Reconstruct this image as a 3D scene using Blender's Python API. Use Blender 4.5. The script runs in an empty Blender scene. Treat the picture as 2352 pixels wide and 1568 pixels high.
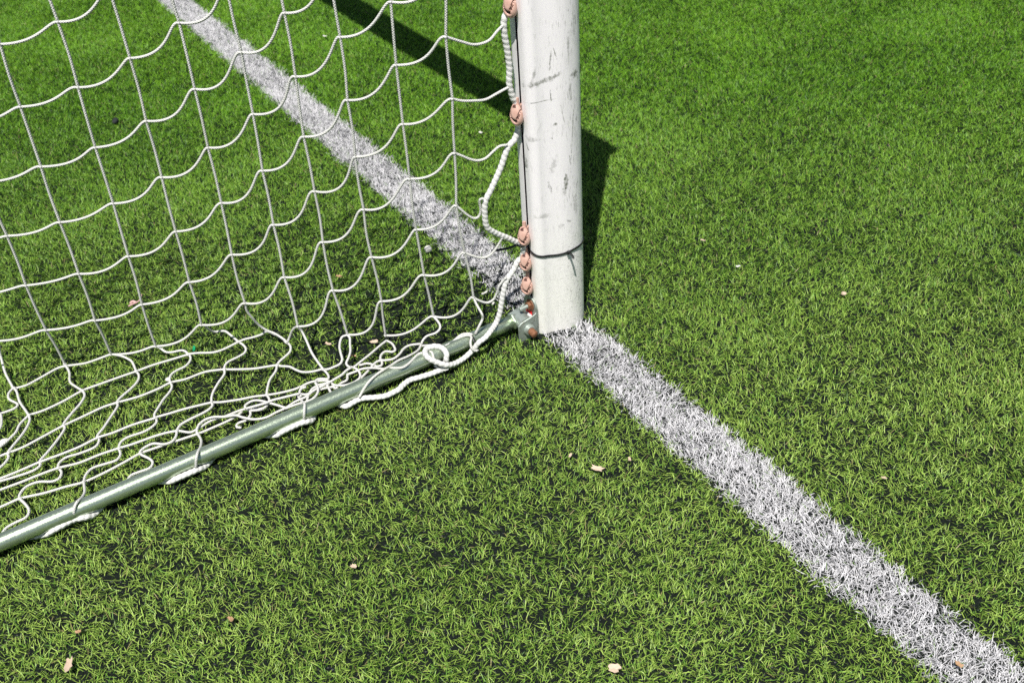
import bpy, bmesh, math, random
import numpy as np
from mathutils import Vector, Matrix

# ------------------------------------------------------------------ camera, sky, sun, exposure
scene = bpy.context.scene
COL = scene.collection
PITCH, ROLL, YAW, CX, CY, CZ, FPX = 0.6580802, -0.07518101, 2.619996, 1.345225, -0.8740774, 1.176383, 2200.634
PW, PH = 2352.0, 1568.0                       # pixel frame in which positions were measured


def cam_axes():
    d = np.array([math.cos(YAW) * math.cos(PITCH), math.sin(YAW) * math.cos(PITCH), -math.sin(PITCH)])
    r = np.array([math.sin(YAW), -math.cos(YAW), 0.0])
    u = np.cross(r, d)
    return math.cos(ROLL) * r + math.sin(ROLL) * u, -math.sin(ROLL) * r + math.cos(ROLL) * u, d


RA, UA, DA = cam_axes()
CP = np.array([CX, CY, CZ])
cam_data = bpy.data.cameras.new('camera')
cam = bpy.data.objects.new('camera', cam_data)
COL.objects.link(cam)
scene.camera = cam
m = Matrix.Identity(4)
for i in range(3):
    m[i][0], m[i][1], m[i][2], m[i][3] = RA[i], UA[i], -DA[i], CP[i]
cam.matrix_world = m
cam_data.sensor_width = 36.0
cam_data.lens = FPX / PW * 36.0
cam_data.clip_start = 0.02
cam_data.clip_end = 2000
cam_data.dof.use_dof = True
cam_data.dof.focus_distance = 1.55
cam_data.dof.aperture_fstop = 7.1

SUN_DIR = Vector((0.565, -0.50, 1.53)).normalized()      # towards the sun
world = bpy.data.worlds.new('World')
scene.world = world
world.use_nodes = True
nt = world.node_tree
sky = nt.nodes.new('ShaderNodeTexSky')
sky.sky_type = 'NISHITA'
sky.sun_disc = False
sky.sun_elevation = math.asin(SUN_DIR.z)
sky.sun_rotation = math.atan2(SUN_DIR.x, SUN_DIR.y)
bg = nt.nodes['Background']
bg.inputs['Strength'].default_value = 0.052
nt.links.new(sky.outputs[0], bg.inputs[0])

sun_data = bpy.data.lights.new('sun', 'SUN')
sun_data.energy = 5.0
sun_data.angle = math.radians(0.5)
sun_data.color = (1.0, 0.965, 0.91)
sun = bpy.data.objects.new('sun', sun_data)
COL.objects.link(sun)
sun.rotation_euler = (-SUN_DIR).to_track_quat('-Z', 'Y').to_euler()
scene.view_settings.view_transform = 'Standard'
scene.view_settings.look = 'None'
scene.view_settings.exposure = 0.35
scene.view_settings.gamma = 1.0
scene.cycles.use_denoising = False
scene.cycles.max_bounces = 8

# ------------------------------------------------------------------ helpers
rng = np.random.default_rng(11)
random.seed(5)


def ray(px, py):
    return (px - PW / 2) / FPX * RA - (py - PH / 2) / FPX * UA + DA


def at_z(px, py, z):
    d = ray(px, py)
    return CP + (z - CZ) / d[2] * d


def at_x(px, py, x):
    d = ray(px, py)
    return CP + (x - CX) / d[0] * d


def project(P):
    v = np.asarray(P, float) - CP
    w = v @ DA
    return np.stack([PW / 2 + FPX * (v @ RA) / w, PH / 2 - FPX * (v @ UA) / w], -1), w


def tag(o, label=None, cat=None, group=None, kind=None):
    if label: o['label'] = label
    if cat: o['category'] = cat
    if group: o['group'] = group
    if kind: o['kind'] = kind
    return o


def empty(name, loc=(0, 0, 0)):
    o = bpy.data.objects.new(name, None)
    o.empty_display_size = 0.05
    o.location = loc
    COL.objects.link(o)
    return o


def link_mesh(name, me, mat, parent=None, smooth=True):
    me.materials.append(mat)
    if smooth:
        me.polygons.foreach_set('use_smooth', np.ones(len(me.polygons), dtype=bool))
    o = bpy.data.objects.new(name, me)
    COL.objects.link(o)
    if parent is not None:
        o.parent = parent
        o.matrix_parent_inverse = Matrix.Translation(-Vector(parent.location))
        if parent.parent is not None:
            o.matrix_parent_inverse = Matrix.Identity(4)
    return o


def np_mesh(name, V, F, uv=None, colour=None):
    """F: list of arrays (n,k). uv: per-vertex (n,2). colour: per-vertex (n,4)."""
    me = bpy.data.meshes.new(name)
    V = np.asarray(V, np.float32)
    me.vertices.add(len(V))
    me.vertices.foreach_set('co', V.ravel())
    loops = np.concatenate([f.ravel() for f in F]).astype(np.int32)
    tot = np.concatenate([np.full(len(f), f.shape[1]) for f in F]).astype(np.int32)
    start = np.concatenate([[0], np.cumsum(tot)[:-1]]).astype(np.int32)
    me.loops.add(len(loops))
    me.loops.foreach_set('vertex_index', loops)
    me.polygons.add(len(tot))
    me.polygons.foreach_set('loop_start', start)
    me.polygons.foreach_set('loop_total', tot)
    me.update(calc_edges=True)
    if uv is not None:
        l = me.uv_layers.new(name='UVMap')
        l.data.foreach_set('uv', np.asarray(uv, np.float32)[loops].ravel())
    if colour is not None:
        a = me.color_attributes.new('tint', 'FLOAT_COLOR', 'POINT')
        a.data.foreach_set('color', np.asarray(colour, np.float32).ravel())
    return me


def smooth_path(pts, step=0.003):
    """centripetal-like Catmull-Rom through pts, resampled to even spacing"""
    P = np.asarray(pts, float)
    if len(P) == 2:
        n = max(2, int(np.linalg.norm(P[1] - P[0]) / step) + 1)
        return P[0] + np.linspace(0, 1, n)[:, None] * (P[1] - P[0])
    Q = np.vstack([2 * P[0] - P[1], P, 2 * P[-1] - P[-2]])
    out = []
    t = np.linspace(0, 1, 12, endpoint=False)[:, None]
    for i in range(1, len(Q) - 2):
        p0, p1, p2, p3 = Q[i - 1], Q[i], Q[i + 1], Q[i + 2]
        l = np.linalg.norm(p2 - p1)
        m1 = (p2 - p0) / (np.linalg.norm(p2 - p1) + np.linalg.norm(p1 - p0) + 1e-9) * l
        m2 = (p3 - p1) / (np.linalg.norm(p3 - p2) + np.linalg.norm(p2 - p1) + 1e-9) * l
        out.append((2 * t**3 - 3 * t**2 + 1) * p1 + (t**3 - 2 * t**2 + t) * m1 + (-2 * t**3 + 3 * t**2) * p2 + (t**3 - t**2) * m2)
    out = np.vstack(out + [P[-1:]])
    s = np.concatenate([[0], np.cumsum(np.linalg.norm(np.diff(out, axis=0), axis=1))])
    n = max(3, int(s[-1] / step) + 1)
    q = np.linspace(0, s[-1], n)
    return np.stack([np.interp(q, s, out[:, k]) for k in range(3)], -1)


class Tubes:
    def __init__(self):
        self.V, self.F, self.T, self.UV, self.n = [], [], [], [], 0

    def add(self, path, r, sides=8, lay=None, flat=None):
        """path (n,3); lay(u, ang) -> radius factor; flat=(w,h) gives an elliptic section"""
        P = np.asarray(path, float)
        n = len(P)
        T = np.gradient(P, axis=0)
        T /= np.linalg.norm(T, axis=1)[:, None] + 1e-12
        N = np.empty_like(T)
        a = np.array([0, 0, 1.0]) if abs(T[0][2]) < 0.9 else np.array([1.0, 0, 0])
        v = a - T[0] * (a @ T[0])
        N[0] = v / np.linalg.norm(v)
        for i in range(1, n):
            v = N[i - 1] - T[i] * (N[i - 1] @ T[i])
            N[i] = v / (np.linalg.norm(v) + 1e-12)
        B = np.cross(T, N)
        s = np.concatenate([[0], np.cumsum(np.linalg.norm(np.diff(P, axis=0), axis=1))])
        ang = np.linspace(0, 2 * math.pi, sides + 1)
        rr = np.broadcast_to(np.asarray(r, float), (n,)) if np.ndim(r) else np.full(n, r)
        R = rr[:, None] * np.ones((1, sides + 1))
        if lay is not None:
            R = R * lay(s[:, None], ang[None, :])
        co = np.cos(ang)[None, :, None] * N[:, None, :] + np.sin(ang)[None, :, None] * B[:, None, :]
        V = P[:, None, :] + R[:, :, None] * co
        UV = np.stack(np.broadcast_arrays(s[:, None], ang[None, :] / (2 * math.pi)), -1)
        k = sides + 1
        i = np.arange(n - 1)[:, None] * k + np.arange(sides)[None, :]
        F = np.stack([i, i + 1, i + 1 + k, i + k], -1).reshape(-1, 4) + self.n
        caps = []
        self.V.append(V.reshape(-1, 3)); self.UV.append(UV.reshape(-1, 2)); self.F.append(F)
        base = self.n
        self.n += n * k
        for end, off in ((0, 0), (1, (n - 1) * k)):
            self.V.append(P[[0 if end == 0 else -1]]); self.UV.append(np.array([[s[0 if end == 0 else -1], 0]]))
            c = self.n; self.n += 1
            j = np.arange(sides) + base + off
            tri = np.stack([np.full(sides, c), j + 1, j] if end == 0 else [np.full(sides, c), j, j + 1], -1)
            self.T.append(tri)

    def blob(self, c, r, seg=8, ring=6):
        th = np.linspace(0, math.pi, ring + 1)
        ph = np.linspace(0, 2 * math.pi, seg + 1)
        r = np.asarray(r, float)
        V = np.stack([np.sin(th)[:, None] * np.cos(ph), np.sin(th)[:, None] * np.sin(ph), np.cos(th)[:, None] * np.ones(seg + 1)], -1) * r + np.asarray(c)
        k = seg + 1
        i = np.arange(ring)[:, None] * k + np.arange(seg)[None, :]
        F = np.stack([i, i + k, i + 1 + k, i + 1], -1).reshape(-1, 4) + self.n
        UV = np.stack(np.broadcast_arrays(th[:, None] * 0.002, ph[None, :] / 6.283), -1)
        self.V.append(V.reshape(-1, 3)); self.UV.append(UV.reshape(-1, 2)); self.F.append(F)
        self.n += (ring + 1) * k

    def build(self, name, mat, parent=None):
        F = [np.concatenate(self.F)]
        if self.T: F.append(np.concatenate(self.T))
        me = np_mesh(name, np.concatenate(self.V), F, uv=np.concatenate(self.UV))
        return link_mesh(name, me, mat, parent)


def bm_obj(name, bm, mat, parent=None, smooth=True, bevel=0.0):
    bmesh.ops.recalc_face_normals(bm, faces=bm.faces)
    me = bpy.data.meshes.new(name)
    bm.to_mesh(me); bm.free()
    o = link_mesh(name, me, mat, parent, smooth)
    if bevel:
        b = o.modifiers.new('bevel', 'BEVEL'); b.width = bevel; b.segments = 2; b.limit_method = 'ANGLE'; b.angle_limit = math.radians(40)
    if smooth:
        try:
            me.set_sharp_from_angle(angle=math.radians(40))
        except Exception:
            pass
    return o


def bm_box(bm, lo, hi):
    r = bmesh.ops.create_cube(bm, size=1.0)
    lo, hi = Vector(lo), Vector(hi)
    for v in r['verts']:
        v.co = Vector([lo[k] + (v.co[k] + 0.5) * (hi[k] - lo[k]) for k in range(3)])
    return r['verts']


def bm_cyl(bm, a, b, r1, r2=None, seg=24):
    a, b = Vector(a), Vector(b)
    q = (b - a).to_track_quat('Z', 'Y').to_matrix().to_4x4()
    M = Matrix.Translation((a + b) / 2) @ q
    return bmesh.ops.create_cone(bm, cap_ends=True, segments=seg, radius1=r1, radius2=r1 if r2 is None else r2, depth=(b - a).length, matrix=M)['verts']


# ------------------------------------------------------------------ materials
class Mat:
    def __init__(self, name):
        self.m = bpy.data.materials.new(name)
        self.m.use_nodes = True
        self.nt = self.m.node_tree
        self.b = self.nt.nodes['Principled BSDF']

    def n(self, t, **kw):
        nd = self.nt.nodes.new(t)
        for k, v in kw.items(): setattr(nd, k, v)
        return nd

    def L(self, a, b): self.nt.links.new(a, b)

    def put(self, sock, v):
        if hasattr(v, 'is_linked') or isinstance(v, bpy.types.NodeSocket): self.L(v, sock)
        else: sock.default_value = v

    def math(self, op, a, b=0.0, c=0.0, clamp=False):
        nd = self.n('ShaderNodeMath', operation=op, use_clamp=clamp)
        for i, x in enumerate((a, b, c)): self.put(nd.inputs[i], x)
        return nd.outputs[0]

    def ramp(self, x, lo, hi, a=0.0, b=1.0):
        nd = self.n('ShaderNodeMapRange', interpolation_type='SMOOTHSTEP')
        for i, v in enumerate((x, lo, hi, a, b)): self.put(nd.inputs[i], v)
        return nd.outputs[0]

    def mix(self, f, a, b):
        nd = self.n('ShaderNodeMix', data_type='RGBA')
        self.put(nd.inputs[0], f)
        for i, v in ((6, a), (7, b)):
            self.put(nd.inputs[i], (*v, 1.0) if isinstance(v, tuple) and len(v) == 3 else v)
        return nd.outputs[2]

    def noise(self, vec, scale, detail=3.0, rough=0.55, dist=0.0):
        nd = self.n('ShaderNodeTexNoise')
        self.L(vec, nd.inputs['Vector'])
        nd.inputs['Scale'].default_value = scale
        nd.inputs['Detail'].default_value = detail
        nd.inputs['Roughness'].default_value = rough
        nd.inputs['Distortion'].default_value = dist
        return nd.outputs['Fac']

    def mapping(self, vec, scale=(1, 1, 1), rot=(0, 0, 0), loc=(0, 0, 0)):
        nd = self.n('ShaderNodeMapping')
        self.L(vec, nd.inputs[0])
        nd.inputs['Scale'].default_value = scale
        nd.inputs['Rotation'].default_value = rot
        nd.inputs['Location'].default_value = loc
        return nd.outputs[0]

    def bump(self, h, strength, dist):
        nd = self.n('ShaderNodeBump')
        nd.inputs['Strength'].default_value = strength
        nd.inputs['Distance'].default_value = dist
        self.L(h, nd.inputs['Height'])
        self.L(nd.outputs[0], self.b.inputs['Normal'])

    def set(self, colour=None, rough=None, metal=None, spec=None):
        for k, v in (('Base Color', colour), ('Roughness', rough), ('Metallic', metal), ('Specular IOR Level', spec)):
            if v is not None: self.put(self.b.inputs[k], (*v, 1.0) if isinstance(v, tuple) and len(v) == 3 else v)
        return self


def blade_material(name, rough=0.5, spec=0.35, trans=0.25):
    M = Mat(name)
    a = M.n('ShaderNodeVertexColor', layer_name='tint')
    M.set(colour=a.outputs[0], rough=rough, spec=spec)
    tr = M.n('ShaderNodeBsdfTranslucent')
    M.L(a.outputs[0], tr.inputs[0])
    mx = M.n('ShaderNodeMixShader')
    mx.inputs[0].default_value = trans
    out = M.nt.nodes['Material Output']
    M.L(M.b.outputs[0], mx.inputs[1]); M.L(tr.outputs[0], mx.inputs[2]); M.L(mx.outputs[0], out.inputs[0])
    return M.m


MAT = {}
MAT['blade'] = blade_material('turf_fibre', 0.45, 0.3, 0.12)
MAT['white_blade'] = blade_material('white_turf_fibre', 0.55, 0.3, 0.15)

M = Mat('rubber_infill')                                  # black crumb, turning to turf green far from the goal
tc = M.n('ShaderNodeTexCoord').outputs['Object']
vor = M.n('ShaderNodeTexVoronoi'); M.L(tc, vor.inputs['Vector']); vor.inputs['Scale'].default_value = 420
gr = M.noise(tc, 700, 2)
speck = M.ramp(vor.outputs['Color'], 0.86, 0.9)
c = M.mix(gr, (0.004, 0.0065, 0.0055), (0.020, 0.027, 0.022))
c = M.mix(M.math('MULTIPLY', speck, 0.5), c, (0.16, 0.17, 0.16))
ln = M.n('ShaderNodeVectorMath', operation='LENGTH'); M.L(tc, ln.inputs[0])
far = M.ramp(ln.outputs['Value'], 5.0, 9.0)
c = M.mix(far, c, M.mix(M.noise(tc, 60, 4), (0.035, 0.085, 0.012), (0.09, 0.17, 0.03)))
M.set(colour=c, rough=0.9, spec=0.08)
h = M.math('ADD', M.math('MULTIPLY', vor.outputs['Distance'], -1.2), gr)
M.bump(h, 0.9, 0.003)
MAT['infill'] = M.m

M = Mat('nylon_cord')
uv = M.n('ShaderNodeUVMap').outputs[0]
sep = M.n('ShaderNodeSeparateXYZ'); M.L(uv, sep.inputs[0])
ul = M.math('MULTIPLY', sep.outputs[0], 6.2832 / 0.0042)
va = M.math('MULTIPLY', sep.outputs[1], 6.2832 * 3)
w1 = M.math('SINE', M.math('ADD', ul, va)); w2 = M.math('SINE', M.math('SUBTRACT', ul, va))
br = M.math('MAXIMUM', w1, w2)
tc = M.n('ShaderNodeTexCoord').outputs['Object']
dirt = M.ramp(M.noise(tc, 9, 4), 0.5, 0.75)
c = M.mix(M.ramp(br, -0.5, 0.5), (0.36, 0.355, 0.33), (0.70, 0.695, 0.665))
c = M.mix(M.math('MULTIPLY', dirt, 0.35), c, (0.55, 0.54, 0.46))
M.set(colour=c, rough=0.5, spec=0.35)
M.bump(br, 0.7, 0.0006)
MAT['cord'] = M.m

M = Mat('braided_rope')
uv = M.n('ShaderNodeUVMap').outputs[0]
sep = M.n('ShaderNodeSeparateXYZ'); M.L(uv, sep.inputs[0])
ul = M.math('MULTIPLY', sep.outputs[0], 6.2832 / 0.0095)
va = M.math('MULTIPLY', sep.outputs[1], 6.2832)
w1 = M.math('SINE', M.math('ADD', ul, va))
fine = M.math('SINE', M.math('MULTIPLY', M.math('ADD', ul, M.math('MULTIPLY', va, -2.0)), 3.0))
h = M.math('ADD', w1, M.math('MULTIPLY', fine, 0.35))
c = M.mix(M.ramp(h, -1.25, -0.75), (0.3, 0.295, 0.28), (0.66, 0.655, 0.635))
M.set(colour=c, rough=0.5, spec=0.3)
M.bump(h, 0.25, 0.0006)
MAT['rope'] = M.m

M = Mat('galvanised_steel')
tc = M.n('ShaderNodeTexCoord').outputs['Object']
g = M.noise(tc, 35, 5, 0.6)
sp = M.noise(tc, 420, 2, 0.6)
c = M.mix(g, (0.37, 0.45, 0.33), (0.52, 0.60, 0.47))
M.set(colour=c, metal=0.85, rough=M.ramp(sp, 0.3, 0.75, 0.26, 0.42), spec=0.5)
M.bump(sp, 0.12, 0.0006)
MAT['steel'] = M.m

M = Mat('dull_zinc')
tc = M.n('ShaderNodeTexCoord').outputs['Object']
g = M.noise(tc, 60, 5, 0.65)
dk = M.ramp(M.noise(tc, 140, 4, 0.6), 0.52, 0.68)
c = M.mix(g, (0.3, 0.36, 0.32), (0.5, 0.54, 0.5))
c = M.mix(M.math('MULTIPLY', dk, 0.55), c, (0.16, 0.15, 0.1))
M.set(colour=c, metal=0.6, rough=0.48, spec=0.5)
M.bump(g, 0.25, 0.001)
MAT['zinc'] = M.m

M = Mat('rusty_steel')
tc = M.n('ShaderNodeTexCoord').outputs['Object']
g = M.noise(tc, 260, 4, 0.65)
c = M.mix(g, (0.10, 0.035, 0.016), (0.34, 0.16, 0.08))
M.set(colour=c, metal=0.25, rough=0.75)
M.bump(g, 0.5, 0.001)
MAT['rust'] = M.m

M = Mat('pink_plastic')
tc = M.n('ShaderNodeTexCoord').outputs['Object']
g = M.ramp(M.noise(tc, 130, 4, 0.6), 0.42, 0.72)
c = M.mix(M.math('MULTIPLY', g, 0.6), (0.60, 0.38, 0.31), (0.46, 0.25, 0.19))
M.set(colour=c, rough=0.42, spec=0.45)
MAT['pink'] = M.m

def plain(name, a, b, scale, rough=0.6, metal=0.0, spec=0.4):
    M = Mat(name)
    tc = M.n('ShaderNodeTexCoord').outputs['Object']
    M.set(colour=M.mix(M.noise(tc, scale, 4, 0.6), a, b), rough=rough, metal=metal, spec=spec)
    return M.m


MAT['black_nylon'] = plain('black_nylon', (0.008, 0.009, 0.009), (0.02, 0.022, 0.022), 200, 0.4)
MAT['clip_gap'] = plain('clip_gap_shade', (0.05, 0.016, 0.012), (0.12, 0.05, 0.04), 300, 0.7)  # dark brown painted in as the shade inside the clip's slit and hole
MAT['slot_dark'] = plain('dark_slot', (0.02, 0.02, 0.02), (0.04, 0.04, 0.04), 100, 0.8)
MAT['leaf'] = plain('dry_leaf', (0.46, 0.34, 0.24), (0.62, 0.49, 0.38), 300, 0.7)
MAT['leaf_brown'] = plain('brown_leaf', (0.28, 0.15, 0.07), (0.46, 0.31, 0.18), 300, 0.7)
MAT['foam'] = plain('white_foam', (0.5, 0.48, 0.44), (0.7, 0.68, 0.65), 400, 0.8)
MAT['green_plastic'] = plain('green_plastic', (0.0, 0.22, 0.08), (0.02, 0.34, 0.14), 300, 0.35)
MAT['red_paper'] = plain('red_paper', (0.55, 0.01, 0.012), (0.7, 0.02, 0.02), 200, 0.5)
MAT['white_paper'] = plain('white_paper', (0.78, 0.77, 0.76), (0.86, 0.86, 0.85), 200, 0.6)
MAT['twig'] = plain('pink_twig', (0.42, 0.17, 0.17), (0.68, 0.52, 0.48), 150, 0.7)
MAT['lump'] = plain('black_rubber', (0.008, 0.011, 0.012), (0.02, 0.024, 0.024), 200, 0.8)

# ------------------------------------------------------------------ ground
POST = np.array([0.008, 0.016])
INFILL = -0.007
bm = bmesh.new()
ticks = [-400, -60, -12, -5, -3.5, -2.5, -1.8, -1.2, -0.8, -0.4, 0, 0.4, 0.8, 1.3, 2.0, 3, 5, 12, 60, 400]
grid = {}
for i, x in enumerate(ticks):
    for j, y in enumerate(ticks):
        grid[i, j] = bm.verts.new((x, y, INFILL))
for i in range(len(ticks) - 1):
    for j in range(len(ticks) - 1):
        bm.faces.new((grid[i, j], grid[i + 1, j], grid[i + 1, j + 1], grid[i, j + 1]))
ground = bm_obj('ground', bm, MAT['infill'], smooth=False)
tag(ground, 'black rubber crumb ground under the artificial turf', 'ground', kind='structure')


# ------------------------------------------------------------------ turf fibres
def smooth_noise(x, y, scale, seed):
    r = np.random.default_rng(seed)
    n = 64
    g = r.random((n, n))
    fx, fy = x / scale, y / scale
    ix, iy = np.floor(fx).astype(int), np.floor(fy).astype(int)
    tx, ty = fx - ix, fy - iy
    tx, ty = tx * tx * (3 - 2 * tx), ty * ty * (3 - 2 * ty)
    a, b = g[ix % n, iy % n], g[(ix + 1) % n, iy % n]
    c2, d = g[ix % n, (iy + 1) % n], g[(ix + 1) % n, (iy + 1) % n]
    return (a * (1 - tx) + b * tx) * (1 - ty) + (c2 * (1 - tx) + d * tx) * ty


def bare(x, y):
    """thin patches where the crumb shows: round the foot of the post, along the bar, inside the net"""
    k = np.ones_like(x)
    for (px, py, sx, sy, s) in ((1262, 752, .055, .05, .85), (1350, 705, .03, .05, .8), (1120, 700, .15, .09, .6), (985, 765, .16, .14, .55),
                                (860, 800, .16, .14, .5), (1165, 635, .07, .06, .45), (900, 895, .035, .13, .35), (600, 1020, .03, .16, .25),
                                (300, 1140, .03, .16, .25), (500, 940, .2, .3, .25), (700, 640, .45, .4, .2), (150, 960, .2, .3, .25)):
        c0 = at_z(px, py, 0)
        k *= 1 - s * np.exp(-(((x - c0[0]) / sx) ** 2 + ((y - c0[1]) / sy) ** 2))
    return k


def make_tufts(x0, x1, y0, y1, per_m2):
    g = per_m2 ** -0.5                                         # stitched rows: a jittered grid
    X, Y = np.meshgrid(np.arange(x0, x1, g), np.arange(y0, y1, g))
    return (X + rng.normal(0, 0.42 * g, X.shape)).ravel(), (Y + rng.normal(0, 0.42 * g, Y.shape)).ravel()


tx, ty = make_tufts(-9, 2.6, -2.6, 8, 19000)
pr, dep = project(np.stack([tx, ty, np.zeros_like(tx)], -1))
inside = (dep > 0.2) & (pr[:, 0] > -1000) & (pr[:, 0] < PW + 1000) & (pr[:, 1] > -260) & (pr[:, 1] < PH + 700)
dist = np.hypot(tx - 0.0, ty - 0.0)
keep = np.where(inside, 1.0, 0.22)
keep *= np.where((pr[:, 1] < -160) | (dist > 5), 0.5, 1.0)
dens = 0.80 + 0.30 * smooth_noise(tx + 20, ty + 20, 0.09, 3) + 0.25 * smooth_noise(tx + 20, ty + 20, 0.35, 4)
far_t = np.clip((dep - 1.7) / 1.2, 0, 1)
dens = np.clip(dens * (0.84 + 0.25 * far_t), 0, 1)
isline = np.abs(ty) < 0.0515 + 0.005 * (smooth_noise(tx + 30, ty + 30, 0.02, 5) - 0.5) * 2
dens = np.where(isline, np.clip(dens * 1.6, 0, 1), dens)
dens *= bare(tx, ty)
pick = rng.random(len(tx)) < keep * dens
# nothing grows through the foot of the post
pick &= ~(((tx - POST[0]) / 0.047) ** 2 + ((ty - POST[1]) / 0.055) ** 2 < 1)
tx, ty, inside, isline, dep = tx[pick], ty[pick], inside[pick], isline[pick], dep[pick]


def blades(tx, ty, inside, per, kind):
    n = len(tx)
    i = np.repeat(np.arange(n), per)
    N = len(i)
    ins = inside[i]
    size = np.where(ins, 1.0, 2.1)
    x = tx[i] + rng.normal(0, 0.006, N)
    y = ty[i] + rng.normal(0, 0.006, N)
    # lean: each tuft falls one way, its fibres fan out round that
    brush = 6.283 * smooth_noise(tx + 40, ty + 40, 0.22, 8) * 0.9 + 2.2
    lean_t = np.where(rng.random(n) < 0.25, brush, rng.uniform(0, 6.283, n))
    phi = lean_t[i] + rng.normal(0, 0.85, N)
    e0 = np.radians(np.clip(rng.normal(56, 20, N), 10, 88))
    e1 = np.radians(np.clip(rng.normal(28, 24, N), -30, 78))
    e1 = np.minimum(e1, e0)
    Lh = np.clip(rng.normal(0.0128, 0.0038, N), 0.005, 0.026) * np.where(ins, 1, 1.4)
    w = rng.uniform(0.0008, 0.0012, N) * size
    twist = rng.normal(0, 0.5, N)
    K = 4
    base = np.stack([x, y, np.full(N, INFILL - 0.001)], -1)
    dirh = np.stack([np.cos(phi), np.sin(phi)], -1)
    # bend sideways slowly
    bend = rng.normal(0, 0.22, N)
    pts = [base]
    for k in range(K - 1):
        t = (k + 0.5) / (K - 1)
        e = e0 + (e1 - e0) * t
        a = phi + bend * t
        step = Lh / (K - 1)
        d = np.stack([np.cos(e) * np.cos(a), np.cos(e) * np.sin(a), np.sin(e)], -1)
        pts.append(pts[-1] + d * step[:, None])
    pts = np.stack(pts, 1)                                   # N,K,3
    pts[:, :, 2] = np.maximum(pts[:, :, 2], INFILL + 0.0006 * np.arange(K) + rng.uniform(0, 0.002, N)[:, None] * (np.arange(K) > 0))
    side = np.stack([-np.sin(phi), np.cos(phi), np.zeros(N)], -1)
    up = np.array([0, 0, 1.0])
    side = side * np.cos(twist)[:, None] + up * np.sin(twist)[:, None]
    ws = np.array([1.0, 1.0, 0.85, 0.0])
    V = []
    for k in range(K - 1):
        V.append(pts[:, k] - side * (w * ws[k] / 2)[:, None])
        V.append(pts[:, k] + side * (w * ws[k] / 2)[:, None])
    V.append(pts[:, K - 1])
    V = np.stack(V, 1)                                       # N,7,3
    b = np.arange(N)[:, None] * 7
    Q = np.concatenate([b + np.array([[0, 1, 3, 2]]), b + np.array([[2, 3, 5, 4]])])
    T = b + np.array([[4, 5, 6]])
    if kind == 'white':
        v = rng.uniform(0.58, 0.76, N)
        col = np.stack([v, v * 0.99, v * 1.01], -1)
        g = rng.random(N) < 0.03
        col[g] = (0.12, 0.24, 0.04)
    else:
        a = np.array([0.065, 0.155, 0.010]); c = np.array([0.43, 0.60, 0.12])
        t = np.clip(rng.beta(1.3, 1.3, N) + 0.25 * (smooth_noise(x + 50, y + 50, 0.5, 9) - 0.5), 0, 1)[:, None]
        s = x * 0.84 - y * 0.54                                # fibres run from deep green to paler, yellower green towards the camera
        cam_side = np.clip((s + 1.1 + 0.25 * (smooth_noise(x + 60, y + 60, 0.6, 12) - 0.5)) / 1.5, 0, 1)[:, None]
        a2, c2 = np.array([0.03, 0.12, 0.003]), np.array([0.23, 0.47, 0.022])
        col = (a * (1 - t) + c * t) * cam_side + (a2 * (1 - t) + c2 * t) * (1 - cam_side)
        u = rng.random(N)
        col[u < 0.02] = (0.30, 0.27, 0.11)
        dk = (u > 0.88)
        col[dk] = col[dk] * np.array([0.55, 0.75, 0.6])
    col = np.concatenate([np.repeat(col[:, None, :], 7, 1), np.ones((N, 7, 1))], -1)
    return V.reshape(-1, 3), [Q, T], col.reshape(-1, 4)


for nm, sel, per, kd, mt, lab in (
        ('grass', ~isline, 5, 'green', 'blade', 'short green artificial turf fibres over black crumb'),
        ('line_grass', isline, 8, 'white', 'white_blade', 'white turf fibres of the goal line running past the post')):
    V, F, Cc = blades(tx[sel], ty[sel], inside[sel], per, kd)
    o = link_mesh(nm, np_mesh(nm, V, F, colour=Cc), MAT[mt], smooth=True)
    tag(o, lab, 'turf' if kd == 'green' else 'goal line', kind='stuff')
    print(nm, len(V) // 7, 'fibres')

# ------------------------------------------------------------------ goal frame
RY, RX, REAR, HALF = 0.050, 0.044, -0.069, 0.031
HT = 1.53


def post_profile():
    """closed outline (local x,y) of the aluminium section, with the net slot in its flat rear"""
    pts = []
    a = math.radians(-12)
    CRN = 0.017
    pts.append((0.004, REAR)); pts.append((HALF - CRN, REAR))
    for k in range(1, 9):
        t = k / 8 * math.pi / 2
        pts.append((HALF - CRN + CRN * math.sin(t), REAR + CRN - CRN * math.cos(t)))
    p0 = np.array(pts[-1]); p1 = np.array([RX * math.cos(a), RY * math.sin(a)])
    t0 = np.array([0.0, 0.036]); t1 = np.array([0.006, 0.036])
    for k in range(1, 9):
        t = k / 8
        q = (2*t**3-3*t**2+1)*p0 + (t**3-2*t**2+t)*t0 + (-2*t**3+3*t**2)*p1 + (t**3-t**2)*t1
        pts.append(tuple(q))
    for k in range(1, 40):
        t = a + (math.pi - 2 * a) * k / 39 if k < 39 else math.pi - a
        pts.append((RX * math.cos(t), RY * math.sin(t)))
    left = [(-x, y) for x, y in pts[1:18]][::-1]
    pts += left[1:] if abs(left[0][0] - pts[-1][0]) < 1e-5 else left
    pts += [(-0.004, REAR), (-0.004, REAR + 0.0015), (-0.012, REAR + 0.003), (-0.012, REAR + 0.03), (0.012, REAR + 0.03), (0.012, REAR + 0.003), (0.004, REAR + 0.0015)]
    return pts


PROFILE = post_profile()


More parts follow.
